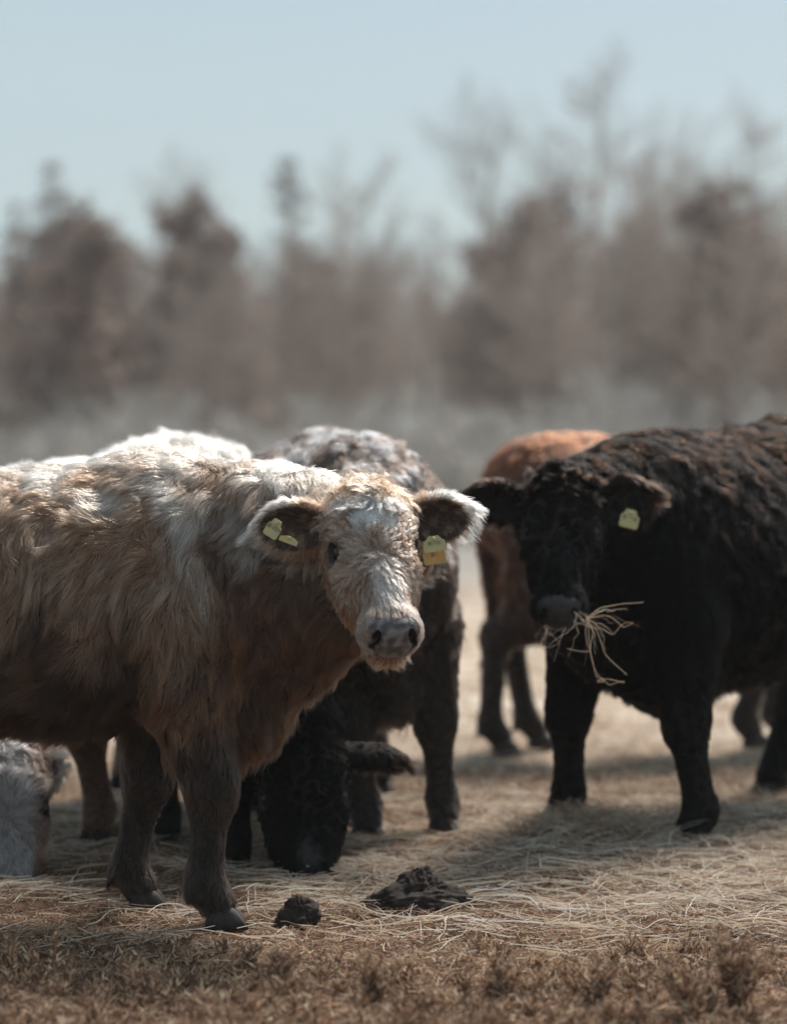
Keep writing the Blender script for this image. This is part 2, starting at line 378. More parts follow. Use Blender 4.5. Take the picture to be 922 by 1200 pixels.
    root = empty(name, tuple(o), math.atan2(fwd[1], fwd[0])); tag(root, label, 'cow', group)
    # what part of the body each point belongs to
    def nearest(X):
        best = np.full(len(X), 9.); who = np.zeros(len(X), int)
        for i, p in enumerate(P):
            if p.tag == 'mouth': continue
            d = p.d(X[:, 0], X[:, 1], X[:, 2]); 
            if p.sub: continue
            m = d < best; best[m] = d[m]; who[m] = i
        for i, p in enumerate(P):
            if p.sub and p.tag != 'mouth': who[np.abs(p.d(X[:, 0], X[:, 1], X[:, 2])) < .004] = i
        return np.array([p.tag for p in P])[who]
    def info(X, Nn):
        T = nearest(X); H = (X-O) @ M.T/hs; return dict(X=X, N=Nn, T=T, H=H, s=s, E=E, M=M, W=X @ A + o)
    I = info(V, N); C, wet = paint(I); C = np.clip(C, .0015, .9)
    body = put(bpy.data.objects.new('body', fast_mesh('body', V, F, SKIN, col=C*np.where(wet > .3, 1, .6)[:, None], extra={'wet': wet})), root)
    # hair
    tri = np.concatenate([F[:, [0, 1, 2]], F[:, [0, 2, 3]]]); a, b, c = V[tri[:, 0]], V[tri[:, 1]], V[tri[:, 2]]
    ar = np.linalg.norm(np.cross(b-a, c-a), axis=1)/2; cen = (a+b+c)/3; fn = nrm(N[tri].sum(1))
    cl = loc((0, 0, CAM_H)); vd = nrm(cl-cen); facing = (fn*vd).sum(1)
    wc = cen @ A + o; pxs = 461+wc[:, 0]/wc[:, 1]*F_PX
    w = np.where(facing > -.35, 1.0, .15)*np.where((pxs < -120) | (pxs > 1040), .12, 1)
    inhead = np.all((cen > hl-.02) & (cen < hh+.02), 1); w *= np.where(inhead, 1.9, 1)
    n = int((ar*w).sum()*density_m2*dens); pick = rng.choice(len(tri), n, p=ar*w/(ar*w).sum())
    u, v = rng.random(n), rng.random(n); fl = u+v > 1; u[fl], v[fl] = 1-u[fl], 1-v[fl]
    X = a[pick]*(1-u-v)[:, None]+b[pick]*u[:, None]+c[pick]*v[:, None]
    Nn = nrm(N[tri[pick, 0]]*(1-u-v)[:, None]+N[tri[pick, 1]]*u[:, None]+N[tri[pick, 2]]*v[:, None])
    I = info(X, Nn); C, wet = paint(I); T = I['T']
    D, Ln, lift, clump, curl = fur(I)
    keep = (Ln > .002) & (wet < .5) & (X[:, 2] > .045) & ~np.isin(T, ['eyehole', 'nostril'])
    for q in (-1, 1): keep &= np.linalg.norm(X-L((.176, q*.106, -.064)), axis=1) > .029
    X, Nn, C, D, Ln, lift, clump, curl, T = [z[keep] for z in (X, Nn, C, D, Ln, lift, clump, curl, T)]
    n = len(X); K = 7
    Ln = Ln*rng.uniform(.6, 1.25, n)*s
    D = nrm(D-Nn*(D*Nn).sum(1, keepdims=True)+rng.normal(0, .12, (n, 3)))
    side = np.cross(Nn, D); ts = np.linspace(0, 1, K)
    wv = Waves(9/s, 5, dim=3)(X)*.5; ph = Waves(14, 6)(X)*4+rng.normal(0, .35, n); fq = np.where(curl > .4, 12, 7)+4*rng.random(n)
    Q = np.empty((n, K, 3)); p = X-Nn*.002; Q[:, 0] = p
    for j in range(1, K):
        t = ts[j]
        d = D*(.55+.45*t)+Nn*(lift*(1-.8*t))[:, None]+np.array([0, 0, -.35])*t*(1-curl)[:, None]*(Ln > .02)[:, None]
        ang = ph+fq*t; d = d+(side*np.cos(ang)[:, None]+Nn*(.6*np.sin(ang))[:, None])*(curl*1.5)[:, None]+wv*.25*t
        p = p+nrm(d)*(Ln/(K-1))[:, None]; Q[:, j] = p
    g = rng.choice(n, max(8, n//clumpn), replace=False); kd = kdtree.KDTree(len(g))
    for i, gi in enumerate(g): kd.insert(X[gi], int(gi))
    kd.balance(); near = np.fromiter((kd.find(x)[1] for x in X.tolist()), int, n)
    ok = (np.linalg.norm(X-X[near], axis=1) < .035) & ((Nn*Nn[near]).sum(1) > .3)
    for j in range(1, K):
        cl_ = (clump*ok*ts[j]**.8)[:, None]; Q[:, j] = Q[:, j]*(1-cl_)+(Q[near, j]+(X-X[near])*.25*(1-ts[j]))*cl_
    under = ((Q[:, 1:]-Q[:, :1])*Nn[:, None]).sum(2); Q[:, 1:] += Nn[:, None]*np.maximum(0, .0025-under)[:, :, None]
    Q[:, :, 2] = np.maximum(Q[:, :, 2], .006)
    base = (.00055+.0035*np.minimum(Ln, .05))*rng.uniform(.8, 1.2, n)*(1/math.sqrt(dens))
    R = base[:, None]*np.array([1, 1, .95, .85, .7, .5, .2])[None]
    br = np.exp(rng.normal(0, .32, n)+Waves(25, 9)(X)*.16); C = np.clip(C*br[:, None], .0012, .92)
    coat = curves_obj('coat', Q, R, C, FURB if black else FUR, root)
    for q in (-1, 1):
        eo = put(bpy.data.objects.new('eye', EYEBALL), root); eo.location = L((.176, q*.098, -.064)); eo.scale = (1,)*3
    for f, front in hoofs:
        h = put(bpy.data.objects.new('hoof', HOOF), root); h.location = (f[0], f[1], 0.003); h.scale = (s*.95,)*3
    return dict(root=root, L=L, M=M, E=E, A=A, o=o, body=body, n=n)
for m_ in (HORN,): HOOF.materials.append(m_)

# groom shared by all: returns direction, length, lift, clump, curl
def groom(long=.055, leg=.03, curly=0.0, headlong=.05, headcurl=.35, seed=1, tuft=.25, hcl=.6):
    w3 = Waves(15, seed+2, dim=3); w1 = Waves(2.2, seed, dim=3); w2 = Waves(6, seed+1, dim=3)
    def f(I):
        X, N, T, H, M, s = I['X'], I['N'], I['T'], I['H'], I['M'], I['s']; n = len(X)
        D = np.tile(np.array([-.55, 0, -.8]), (n, 1)); nz = w1(X)*.32+w2(X)*.28*(1+curly)
        top = sstep(.5, 1.0, N[:, 2]); D += top[:, None]*np.array([-.8, 0, .5]); D[:, 1] += top*np.sign(X[:, 1]+.001)*.7
        D = D+nz
        Ln = np.full(n, long); lift = np.full(n, .42); cl = np.full(n, .55+.1*curly); cu = np.full(n, .12+curly)
        up = sstep(.55, .9, X[:, 2]/s); Ln *= 1-.25*sstep(.2, .9, N[:, 2])
        m = T == 'neck'; D[m] = np.array([-.2, 0, -1])+nz[m]*.9; Ln[m] *= .85
        m = T == 'dewlap'; D[m] = np.array([.15, 0, -1])+nz[m]*.6; Ln[m] = long*.8
        cl[:] = .38+.1*curly; m = (T == 'leg') | (T == 'dew'); cl[m] = .42; cu[m] = .12; D[m] = np.array([-.12, 0, -1])+nz[m]*.45+w3(X[m])*.3; z = X[m, 2]/s
        Ln[m] = leg*(.42+1.0*sstep(.3, .75, z)); lift[m] = .35; Ln[m] *= 1+.2*(z < .2)*(z > .08)
        m = T == 'tail'; Ln[m] = .13; cl[m] = .8
        bd = np.isin(T, ['torso', 'neck', 'dewlap']); tf = NC(X*.8+2); Ln *= np.where(bd, np.clip(1+(.12+tuft*.5)*tf, .5, 1.7), 1); lift += np.where(bd, (.04+tuft*.25)*tf, 0); D[bd] += (w3(X)*tuft)[bd]
        # head
        h = M; def_ = lambda v: np.array(v) @ M
        hd = np.isin(T, ['poll', 'head', 'face', 'cheek', 'jaw', 'muzzle', 'nose', 'chin', 'mouth', 'eyehole'])
        x, y, z = H[:, 0], H[:, 1], H[:, 2]
        fr = sstep(-.14, -.05, z)
        d_poll = np.stack([np.full(n, .9), np.sign(y)*.25+y*5, np.full(n, -.1)], 1)
        r = np.stack([x-.225, y*1.5, 0*x], 1); d_wh = nrm(r)+np.stack([-.25*(x < .225), 0*x, 0*x], 1)
        d_fc = np.stack([np.ones(n), y*5, 0*x], 1); d_ck = np.stack([.45+0*x, 0*x, -1+0*x], 1)
        DH = mix(d_poll, d_wh, sstep(.06, .13, x)); DH = mix(DH, d_fc, sstep(.26, .32, x)); DH = mix(d_ck, DH, fr)
        DH = DH @ M+nz*.45
        LH = headlong*(1-sstep(.05, .15, x))*(1+.5*(x < .03))+.030*sstep(.04, .15, x); LH = np.where(x > .05, np.maximum(LH, .038-.024*sstep(.22, .36, x)), LH)
        LH = mix(np.full((n, 1), .028), LH[:, None], fr)[:, 0]
        eye = np.minimum(np.linalg.norm(H-[.176, .108, -.064], axis=1), np.linalg.norm(H-[.176, -.108, -.064], axis=1)); LH *= .25+.75*sstep(.035, .07, eye)
        D[hd] = DH[hd]; Ln[hd] = LH[hd]; cu[hd] = headcurl*(1-.8*sstep(.24, .34, x[hd])); cl[hd] = hcl-.35*sstep(.3, .4, x[hd]); DP = (np.isin(T, ['poll', 'head'])) & (x < .09); D[DP] += (w3(X)*.9)[DP]; lift[DP] = .6+.25*np.clip(NC(X)[DP], -1, 1); lift[hd & ~DP] = .45
        m = np.isin(T, ['muzzle', 'mouth', 'nostril']); Ln[m] = .017; lift[m] = .3; cu[m] = 0
        m = T == 'nose'; Ln[m] = .012; lift[m] = .3; cu[m] = 0
        m = T == 'chin'; Ln[m] = .022*(rng.random(m.sum()) < .5)+.008; D[m] = np.array([.6, 0, -.6]) @ M+np.sign(H[m, 1:2])*.5*M[1]; cu[m] = .2
        m = T == 'jaw'; Ln[m] = .03; D[m] = np.array([.3, 0, -1]) @ M
        for c, R, ln, wd, q in I['E']:
            Q = (X-c) @ R.T; rr = np.sqrt((Q[:, 0]/(ln*.56))**2+(Q[:, 1]/wd)**2)
            me_ = np.isin(T, ['ear', 'cup']) & (np.abs(Q[:, 0]) < ln*.75) & (np.abs(Q[:, 1]) < wd*1.3)
            rad = np.stack([Q[:, 0]/ln+.35, Q[:, 1]/wd*.9, 0*rr], 1) @ R
            D[me_] = (nrm(rad)+nz*.2)[me_]; Ln[me_] = (.014+.030*sstep(.72, 1.0, rr)*(1+.5*(Q[:, 1]*R[1, 2] < 0)))[me_]; lift[me_] = .25; cu[me_] = .08; cl[me_] = .6
            D[me_] += np.array([0, 0, -.35])
            m2 = me_ & (T == 'cup'); Ln[m2] = .016+.02*(rr[m2] > .8); lift[m2] = .35
        return D, Ln, lift, cl, cu
    return f

# coats ------------------------------------------------------------
NA, NB, NC = Waves(1.6, 21), Waves(5, 22), Waves(18, 23)
def ear_paint(I, C, inner, rim, outer, rimw=.75):
    X, T = I['X'], I['T']
    for c, R, ln, wd, q in I['E']:
        Q = (X-c) @ R.T; rr = np.sqrt((Q[:, 0]/(ln*.56))**2+(Q[:, 1]/wd)**2)
        m = np.isin(T, ['ear', 'cup']) & (np.abs(Q[:, 0]) < ln*.8) & (np.abs(Q[:, 1]) < wd*1.35)
        col = np.where((T == 'cup')[:, None], inner, outer); k = sstep(rimw, rimw+.15, rr)*(Q[:, 0] > -.01)
        C[m] = mix(col, rim, k)[m]
    return C
def wetness(I, C, nose=(.10, .09, .09)):
    T, H = I['T'], I['H']; wet = np.zeros(len(T))
    nz = NC(H*1.5)*.3
    m = ((T == 'nose') | (T == 'nostril')) & (H[:, 0] > .445) & (H[:, 2] > -.112) & (np.abs(H[:, 1]) < .048+.35*(H[:, 2]+.08)); wet[m] = 1; C[m] = np.array(nose)*(1+.55*np.clip(NC(H[m]*2.2)+nz[m], -1, 1.2))[:, None]
    m = (T == 'nostril'); C[m] = (.012, .010, .010)  # shade inside the nostrils painted into the skin colour
    m = T == 'eyehole'; C[m] = (.02, .015, .012); wet[m] = .4
    return C, wet
def paint_tan(I):
    X, T, H, s = I['X'], I['T'], I['H'], I['s']; z = X[:, 2]/s
    a, b, c = NA(X), NB(X*[1, 1, .6]), NC(X*[1, 1, .5])
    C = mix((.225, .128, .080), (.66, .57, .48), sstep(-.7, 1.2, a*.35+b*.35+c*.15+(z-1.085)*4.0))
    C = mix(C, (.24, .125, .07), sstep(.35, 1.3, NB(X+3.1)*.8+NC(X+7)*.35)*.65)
    C = mix(C, (.020, .011, .007), 1-sstep(.58, .97, z+.06*b))  # lower coat is browner, with belly shade painted into the colour too
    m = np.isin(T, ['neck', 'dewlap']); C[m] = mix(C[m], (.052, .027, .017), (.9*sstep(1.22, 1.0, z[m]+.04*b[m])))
    m = np.isin(T, ['leg', 'dew']); LC = mix((.022, .014, .010), (.115, .055, .030), sstep(.38, .62, z+.08*b)*(X[:, 1] < 0)*.9); LC *= (1+.45*np.clip(c, -1, 1))[:, None]; C[m] = mix(LC, C, sstep(.60, .86, z+.05*b))[m]; C[~m] = mix(C, LC, .75*sstep(.66, .5, z)*sstep(.16, .22, -X[:, 1])*(X[:, 0] > .2))[~m]  # leg shade painted into the fur colour, deeper on the far side
    hd = np.isin(T, ['poll', 'head', 'face', 'cheek', 'jaw', 'muzzle', 'chin', 'mouth', 'eyehole'])
    x, y, zz = H[:, 0], H[:, 1], H[:, 2]; fr = sstep(-.15, -.06, zz)
    hc = mix((.15, .08, .05), (.36, .25, .19), np.clip(fr*(.7+.3*c), 0, 1))
    hc = mix(hc, (.26, .14, .085), sstep(.045, .085, np.abs(y)+.008*c)*sstep(.2, .27, x)*.8)
    blz = sstep(.07, .03, np.abs(y+.005+.014*c))*sstep(.015, .045, x)*sstep(.18, .13, x+.01*c)
    hc = mix(hc, mix((.19, .10, .062), (.44, .32, .25), sstep(-1, .7, NC(X*1.4))), sstep(.34, .28, x)*.7); hc = mix(hc, (.88, .88, .88), blz*fr); hc = mix(hc, (.62, .55, .50), sstep(.05, .015, np.abs(y+.01*c))*sstep(.2, .3, x)*.8)
    hc = mix(hc, mix((.16, .085, .05), (.40, .25, .15), sstep(-.6, .8, NC(X*1.6))), sstep(.045, .01, x+.012*c)*.9)
    hc = mix(hc, mix((.30, .20, .15), (.42, .32, .265), sstep(-1, 1, NC(X*1.3))), sstep(.38, .43, x)); hc = mix(hc, (.34, .19, .12), sstep(-.10, -.14, zz)*sstep(.36, .42, x))
    ed = np.minimum(np.linalg.norm(H-[.176, .108, -.064], axis=1), np.linalg.norm(H-[.176, -.108, -.064], axis=1)); hc = mix(hc, (.10, .065, .05), sstep(.055, .028, ed)*.9)
    C[hd] = hc[hd]
    C = ear_paint(I, C, mix((.05, .03, .022), (.22, .14, .10), sstep(.2, 1.2, NC(X*1.8))), (.84, .80, .75), (.30, .18, .12), .84)
    return wetness(I, C, (.125, .118, .122))
def paint_black(I):
    X = I['X']; b, c = NB(X), NC(X)
    C = mix((.0018, .0015, .0015), (.012, .006, .0035), sstep(.2, 1.6, b*.4+c*.6+(X[:, 2]/I['s']-1.05)*2.5));  # brown sheen along the top painted into the black coat
    C = ear_paint(I, C, (.012, .009, .008), (.018, .012, .009), (.008, .006, .005))
    return wetness(I, C, (.016, .016, .018))
def paint_grazer(I):
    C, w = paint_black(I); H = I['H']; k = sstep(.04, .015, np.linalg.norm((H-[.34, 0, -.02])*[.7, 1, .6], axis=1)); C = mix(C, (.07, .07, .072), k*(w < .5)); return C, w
def paint_dark_sheen(I):
    X, T, s = I['X'], I['T'], I['s']; z = X[:, 2]/s; b, c = NB(X*1.3), NC(X)
    C = mix((.030, .020, .015), (.135, .142, .155), sstep(.2, 1.5, b*.6+c*.5+(z-1.12)*5)); C = mix(C, (.028, .02, .017), 1-sstep(.55, .95, z+.05*b))  # grey sheen of the back painted into the dark coat
    C = ear_paint(I, C, (.02, .015, .01), (.1, .08, .07), (.04, .03, .025)); return wetness(I, C, (.02, .02, .02))
def paint_brown(I):
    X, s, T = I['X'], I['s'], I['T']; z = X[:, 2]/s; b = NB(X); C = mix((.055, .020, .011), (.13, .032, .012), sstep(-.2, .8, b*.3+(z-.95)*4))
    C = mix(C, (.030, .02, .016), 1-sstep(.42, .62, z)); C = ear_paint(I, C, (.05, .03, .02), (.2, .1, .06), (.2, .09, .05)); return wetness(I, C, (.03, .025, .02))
def paint_white(I):
    X, T, H, s = I['X'], I['T'], I['H'], I['s']; z = X[:, 2]/s; b, c = NB(X), NC(X)
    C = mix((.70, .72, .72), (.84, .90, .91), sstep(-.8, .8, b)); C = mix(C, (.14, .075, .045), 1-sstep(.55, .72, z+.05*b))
    m = np.isin(T, ['neck', 'dewlap']); C[m] = mix((.22, .12, .075), (.6, .55, .5), sstep(.8, 1.1, z[m]))
    hd = np.isin(T, ['poll', 'head', 'face', 'cheek', 'jaw', 'muzzle', 'chin', 'mouth', 'eyehole'])
    hc = mix((.12, .075, .055), (.32, .315, .32), sstep(-.16, -.06, H[:, 2]+.02*c)); hc = mix(hc, (.16, .09, .06), sstep(.045, .075, np.abs(H[:, 1])+.01*c)*.8); hc = mix(hc, (.06, .04, .035), sstep(.36, .44, H[:, 0])); hc = mix(hc, (.22, .12, .08), sstep(.06, .09, np.abs(H[:, 1]))*sstep(.2, .3, H[:, 0]))
    ed = np.minimum(np.linalg.norm(H-[.176, .108, -.064], axis=1), np.linalg.norm(H-[.176, -.108, -.064], axis=1)); hc = mix(hc, (.08, .05, .04), sstep(.06, .03, ed))
    C[hd] = hc[hd]; C = ear_paint(I, C, (.2, .13, .1), (.7, .65, .6), (.35, .25, .2)); return wetness(I, C, (.05, .045, .045))
# ------------------------------------------------------------------ the cattle

def near(x): return (x-461)/F_PX
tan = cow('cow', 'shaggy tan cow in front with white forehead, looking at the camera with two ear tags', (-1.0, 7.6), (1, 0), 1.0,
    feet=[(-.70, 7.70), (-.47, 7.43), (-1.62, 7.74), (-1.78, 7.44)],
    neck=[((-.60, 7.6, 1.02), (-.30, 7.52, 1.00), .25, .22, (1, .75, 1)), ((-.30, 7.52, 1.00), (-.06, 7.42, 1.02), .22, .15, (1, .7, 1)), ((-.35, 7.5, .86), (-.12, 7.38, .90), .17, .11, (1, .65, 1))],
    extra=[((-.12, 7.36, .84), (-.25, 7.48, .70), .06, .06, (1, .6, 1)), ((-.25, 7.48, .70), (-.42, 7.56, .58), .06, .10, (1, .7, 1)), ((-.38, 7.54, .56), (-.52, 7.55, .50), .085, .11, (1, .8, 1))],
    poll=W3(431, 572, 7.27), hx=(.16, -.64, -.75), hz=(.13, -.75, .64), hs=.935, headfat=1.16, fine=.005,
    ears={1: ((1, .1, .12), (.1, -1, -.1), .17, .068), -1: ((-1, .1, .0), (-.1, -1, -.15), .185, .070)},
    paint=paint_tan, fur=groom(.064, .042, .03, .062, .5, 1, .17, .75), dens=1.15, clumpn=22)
def tagged(c, side, px, py, D, w, h, mat, chars, tilt=0, yaw=0):
    A, o = c['A'], c['o']; out = np.array([math.sin(yaw), -math.cos(yaw), .1]); up = np.array([math.sin(tilt), 0, math.cos(tilt)])
    out = nrm(out); up = nrm(up-out*(up@out)); right = np.cross(up, -out); right = np.cross(out, up)*-1
    M = np.array([right, up, out]) @ A.T
    return ear_tag(c['root'], (W3(px, py, D)-o) @ A.T, M, w, h, mat, chars)
tagged(tan, -1, 319, 622, 7.17, .042, .036, TAGY, '381204', .55, -.3); tagged(tan, -1, 338, 634, 7.185, .052, .013, TAGY, '12', .35, -.3)
tagged(tan, 1, 509, 640, 7.19, .058, .030, TAGY, '3817204', -.12, .1); tagged(tan, 1, 509, 654, 7.20, .058, .034, TAGO, '381', -.12, .1)

black = cow('cow', 'curly black cow on the right with a wisp of hay in its mouth', (1.06, 9.33), (-.68, -.73), 1.08,
    feet=[(.95, 8.80), (.555, 9.17), (1.72, 9.75), (1.36, 10.05)],
    neck=[((.84, 9.08, 1.02), (.62, 8.84, 1.03), .25, .21, (1, .8, 1)), ((.62, 8.84, 1.03), (.54, 8.76, 1.06), .20, .14, (1, .75, 1))],
    extra=[((.58, 8.76, .92), (.66, 8.84, .72), .09, .13, (1, .8, 1)), ((.70, 8.92, .68), (.90, 9.10, .56), .13, .16, (1, 1.1, 1)), ((1.05, 9.33, 1.19), (1.62, 9.92, 1.26), .13, .13, (1, 1, 1))],
    clumpn=60, wither=.05, poll=W3(658, 556, 8.62), hx=(-.05, -.55, -.82), hz=(-.08, -.82, .55), hs=.97, headfat=1.22, belly=.09,
    ears={1: ((1, .1, .10), (.05, -1, -.05), .18, .082), -1: ((-1, .2, .14), (-.3, -.9, -.35), .19, .070)},
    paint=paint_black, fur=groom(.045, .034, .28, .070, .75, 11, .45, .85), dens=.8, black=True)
tagged(black, 1, 737, 611, 8.50, .060, .042, TAGY, '3817162', .25, .2)
dark_cow = cow('cow', 'dark cow with grey sheen tinted into its back, standing behind the tan cow', (-.16, 9.42), (.15, -.99), 1.05,
    feet=[(.165, 9.06), (-.085, 8.92), (-.05, 10.1), (-.38, 10.2)],
    neck=[((-.10, 9.0, 1.02), (-.10, 8.72, 1.02), .22, .17, (1, .8, 1)), ((-.10, 8.72, 1.02), (-.11, 8.66, 1.0), .16, .13, (1, .8, 1))],
    extra=[((-.06, 8.85, .75), (.0, 8.95, .50), .11, .11, (1, .8, 1))],
    poll=W3(424, 612, 8.50), hx=(-.50, -.35, -.80), hz=(-.45, -.70, .5),
    ears={1: ((.6, .5, -.1), (.4, -1, -.1), .15, .06), -1: ((-.6, -.4, .1), (-.5, -1, -.1), .15, .06)},
    paint=paint_dark_sheen, clumpn=50, fur=groom(.045, .032, .22, .045, .5, 21, .5), dens=.55, fine=.012, coarse=.024)
grazer = cow('cow', 'black cow grazing with its head on the hay beneath the chin of the tan cow', (-.64, 8.98), (.15, -.99), .90,
    feet=[(-.474, 8.34), (-.72, 8.83), (-.46, 9.5), (-.80, 9.65)],
    neck=[((-.56, 8.62, .86), (-.36, 8.42, .62), .22, .18, (1, .75, 1)), ((-.36, 8.42, .62), (-.26, 8.36, .45), .18, .13, (1, .8, 1))],
    poll=W3(352, 856, 8.24), hx=(.07, -.36, -.93), hz=(.06, -.93, .36), hs=1.08, headfat=1.18,
    ears={1: ((1, .15, -.06), (.1, .3, -1), .185, .062), -1: ((-1, .3, -.1), (-.1, -1, -.1), .16, .055)},
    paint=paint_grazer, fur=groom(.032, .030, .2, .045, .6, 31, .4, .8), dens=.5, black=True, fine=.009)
#tagged(grazer, 1, 450, 903, 8.20, .035, .025, TAGY, '3817', .1, .1)
white = cow('cow', 'white backed cow behind the tan one, pale face lowered to the ground', (-1.05, 9.60), (-.30, -.95), 1.0, wither=.11,
    feet=[(-.95, 8.84), (-1.22, 8.70), (-.87, 10.2), (-1.0, 10.3)],
    neck=[((-1.22, 9.15, .98), (-1.20, 8.80, .70), .24, .20, (1, .75, 1)), ((-1.20, 8.80, .70), (-1.15, 8.40, .40), .20, .13, (1, .8, 1))],
    extra=[((-.90, 9.95, 1.15), (-.80, 10.30, 1.17), .14, .14, (1.2, 1, 1)), ((-.78, 10.05, 1.19), (-.63, 10.2, 1.165), .13, .13, (1, 1, 1))], headfat=.93, poll=W3(6, 872, 8.20), hx=(.07, -.46, -.88), hz=(.10, -.86, .50), hs=1.05,
    ears={1: ((.45, .8, .30), (.8, -.5, .1), .07, .03), -1: ((-.9, .4, 0), (0, -1, 0), .15, .05)},
    paint=paint_white, fur=groom(.05, .03, .05, .02, .15, 41, .25, .25), dens=.55, fine=.009)
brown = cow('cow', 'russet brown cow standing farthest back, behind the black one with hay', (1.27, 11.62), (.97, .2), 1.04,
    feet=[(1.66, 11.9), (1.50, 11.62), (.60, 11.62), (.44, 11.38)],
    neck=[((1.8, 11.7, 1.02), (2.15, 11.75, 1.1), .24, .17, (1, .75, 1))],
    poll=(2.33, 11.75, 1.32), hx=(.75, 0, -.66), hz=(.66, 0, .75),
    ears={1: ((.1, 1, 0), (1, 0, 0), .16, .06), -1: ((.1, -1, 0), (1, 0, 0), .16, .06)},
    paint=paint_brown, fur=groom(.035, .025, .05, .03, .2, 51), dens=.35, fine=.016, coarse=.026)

# ------------------------------------------------------------------ the ground
def gheight(x, y):
    x = np.asarray(x, float); y = np.asarray(y, float); P = np.stack([x, y, 0*x], -1); sh = P.shape[:-1]; P = P.reshape(-1, 3)
    h = (G1(P)*.008+G2(P)*.008+G3(P)*.006).reshape(sh)
    return h*sstep(2, 5, y)+MOUND(x, y)
G1, G2, G3 = Waves(.5, 61), Waves(2, 62), Waves(6, 63)
def MOUND(x, y):
    m = .045*np.exp(-((x-.60)/.15)**2-((y-8.95)/.22)**2)+.014*np.exp(-((x-.35)/.5)**2-((y-8.5)/.5)**2)+.012*np.exp(-((x-1.1)/.3)**2-((y-8.55)/.3)**2)
    return m+.01*np.exp(-((x+.9)/.5)**2-((y-8.4)/.5)**2)
def ground():
    def ax(segs):
        out = []
        for a, b, st in segs: out += list(np.arange(a, b, st))
        return np.array(out)
    xs = ax([(-1500, -300, 200), (-300, -40, 26), (-40, -6, 2), (-6, -2, .2), (-2, 2, .025), (2, 6, .2), (6, 40, 2), (40, 300, 26), (300, 1501, 200)])
    ys = ax([(-60, 2, 4), (2, 5.5, .25), (5.5, 11, .025), (11, 20, .12), (20, 60, 1), (60, 200, 10), (200, 3001, 200)])
    X, Y = np.meshgrid(xs, ys, indexing='ij'); Z = gheight(X, Y); V = np.stack([X, Y, Z], -1).reshape(-1, 3)
    i = np.arange(len(xs)-1)[:, None]*len(ys)+np.arange(len(ys)-1)[None]; F = np.stack([i, i+len(ys), i+len(ys)+1, i+1], -1).reshape(-1, 4)
    m, t, b = new_mat('pasture_soil'); N = t.nodes; K = t.links
    geo = N.new('ShaderNodeNewGeometry'); sep = N.new('ShaderNodeSeparateXYZ'); K.new(geo.outputs['Position'], sep.inputs[0])
    n1 = N.new('ShaderNodeTexNoise'); n1.inputs['Scale'].default_value = 1.6; n1.inputs['Detail'].default_value = 8; K.new(geo.outputs['Position'], n1.inputs['Vector'])
    n2 = N.new('ShaderNodeTexNoise'); n2.inputs['Scale'].default_value = 45; n2.inputs['Detail'].default_value = 8; K.new(geo.outputs['Position'], n2.inputs['Vector'])
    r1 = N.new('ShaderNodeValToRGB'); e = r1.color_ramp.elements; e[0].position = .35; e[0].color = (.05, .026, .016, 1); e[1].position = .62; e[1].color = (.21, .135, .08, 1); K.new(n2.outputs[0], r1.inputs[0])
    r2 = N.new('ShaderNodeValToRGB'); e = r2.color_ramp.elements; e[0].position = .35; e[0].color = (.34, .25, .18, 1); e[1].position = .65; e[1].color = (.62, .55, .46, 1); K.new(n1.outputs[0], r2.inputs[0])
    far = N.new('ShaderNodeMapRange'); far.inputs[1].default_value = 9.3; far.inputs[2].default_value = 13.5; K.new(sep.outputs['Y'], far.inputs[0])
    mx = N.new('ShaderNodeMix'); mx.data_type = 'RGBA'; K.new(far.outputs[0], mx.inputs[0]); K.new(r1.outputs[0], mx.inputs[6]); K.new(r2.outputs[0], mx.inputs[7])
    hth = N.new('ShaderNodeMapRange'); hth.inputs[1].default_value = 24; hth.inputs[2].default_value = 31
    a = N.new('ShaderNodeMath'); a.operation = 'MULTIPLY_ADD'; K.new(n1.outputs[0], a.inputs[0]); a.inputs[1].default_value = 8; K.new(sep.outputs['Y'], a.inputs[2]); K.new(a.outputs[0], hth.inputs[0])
    m2 = N.new('ShaderNodeMix'); m2.data_type = 'RGBA'; K.new(hth.outputs[0], m2.inputs[0]); K.new(mx.outputs[2], m2.inputs[6]); m2.inputs[7].default_value = (.27, .26, .24, 1)  # grey far heath, paled by haze put into the ground colour
    K.new(m2.outputs[2], b.inputs['Base Color']); b.inputs['Roughness'].default_value = .95; b.inputs['Specular IOR Level'].default_value = .15
    bp = N.new('ShaderNodeBump'); bp.inputs['Strength'].default_value = .8; bp.inputs['Distance'].default_value = .02; K.new(n2.outputs[0], bp.inputs['Height']); K.new(bp.outputs[0], b.inputs['Normal'])
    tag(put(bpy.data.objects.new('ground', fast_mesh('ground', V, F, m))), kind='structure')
ground()

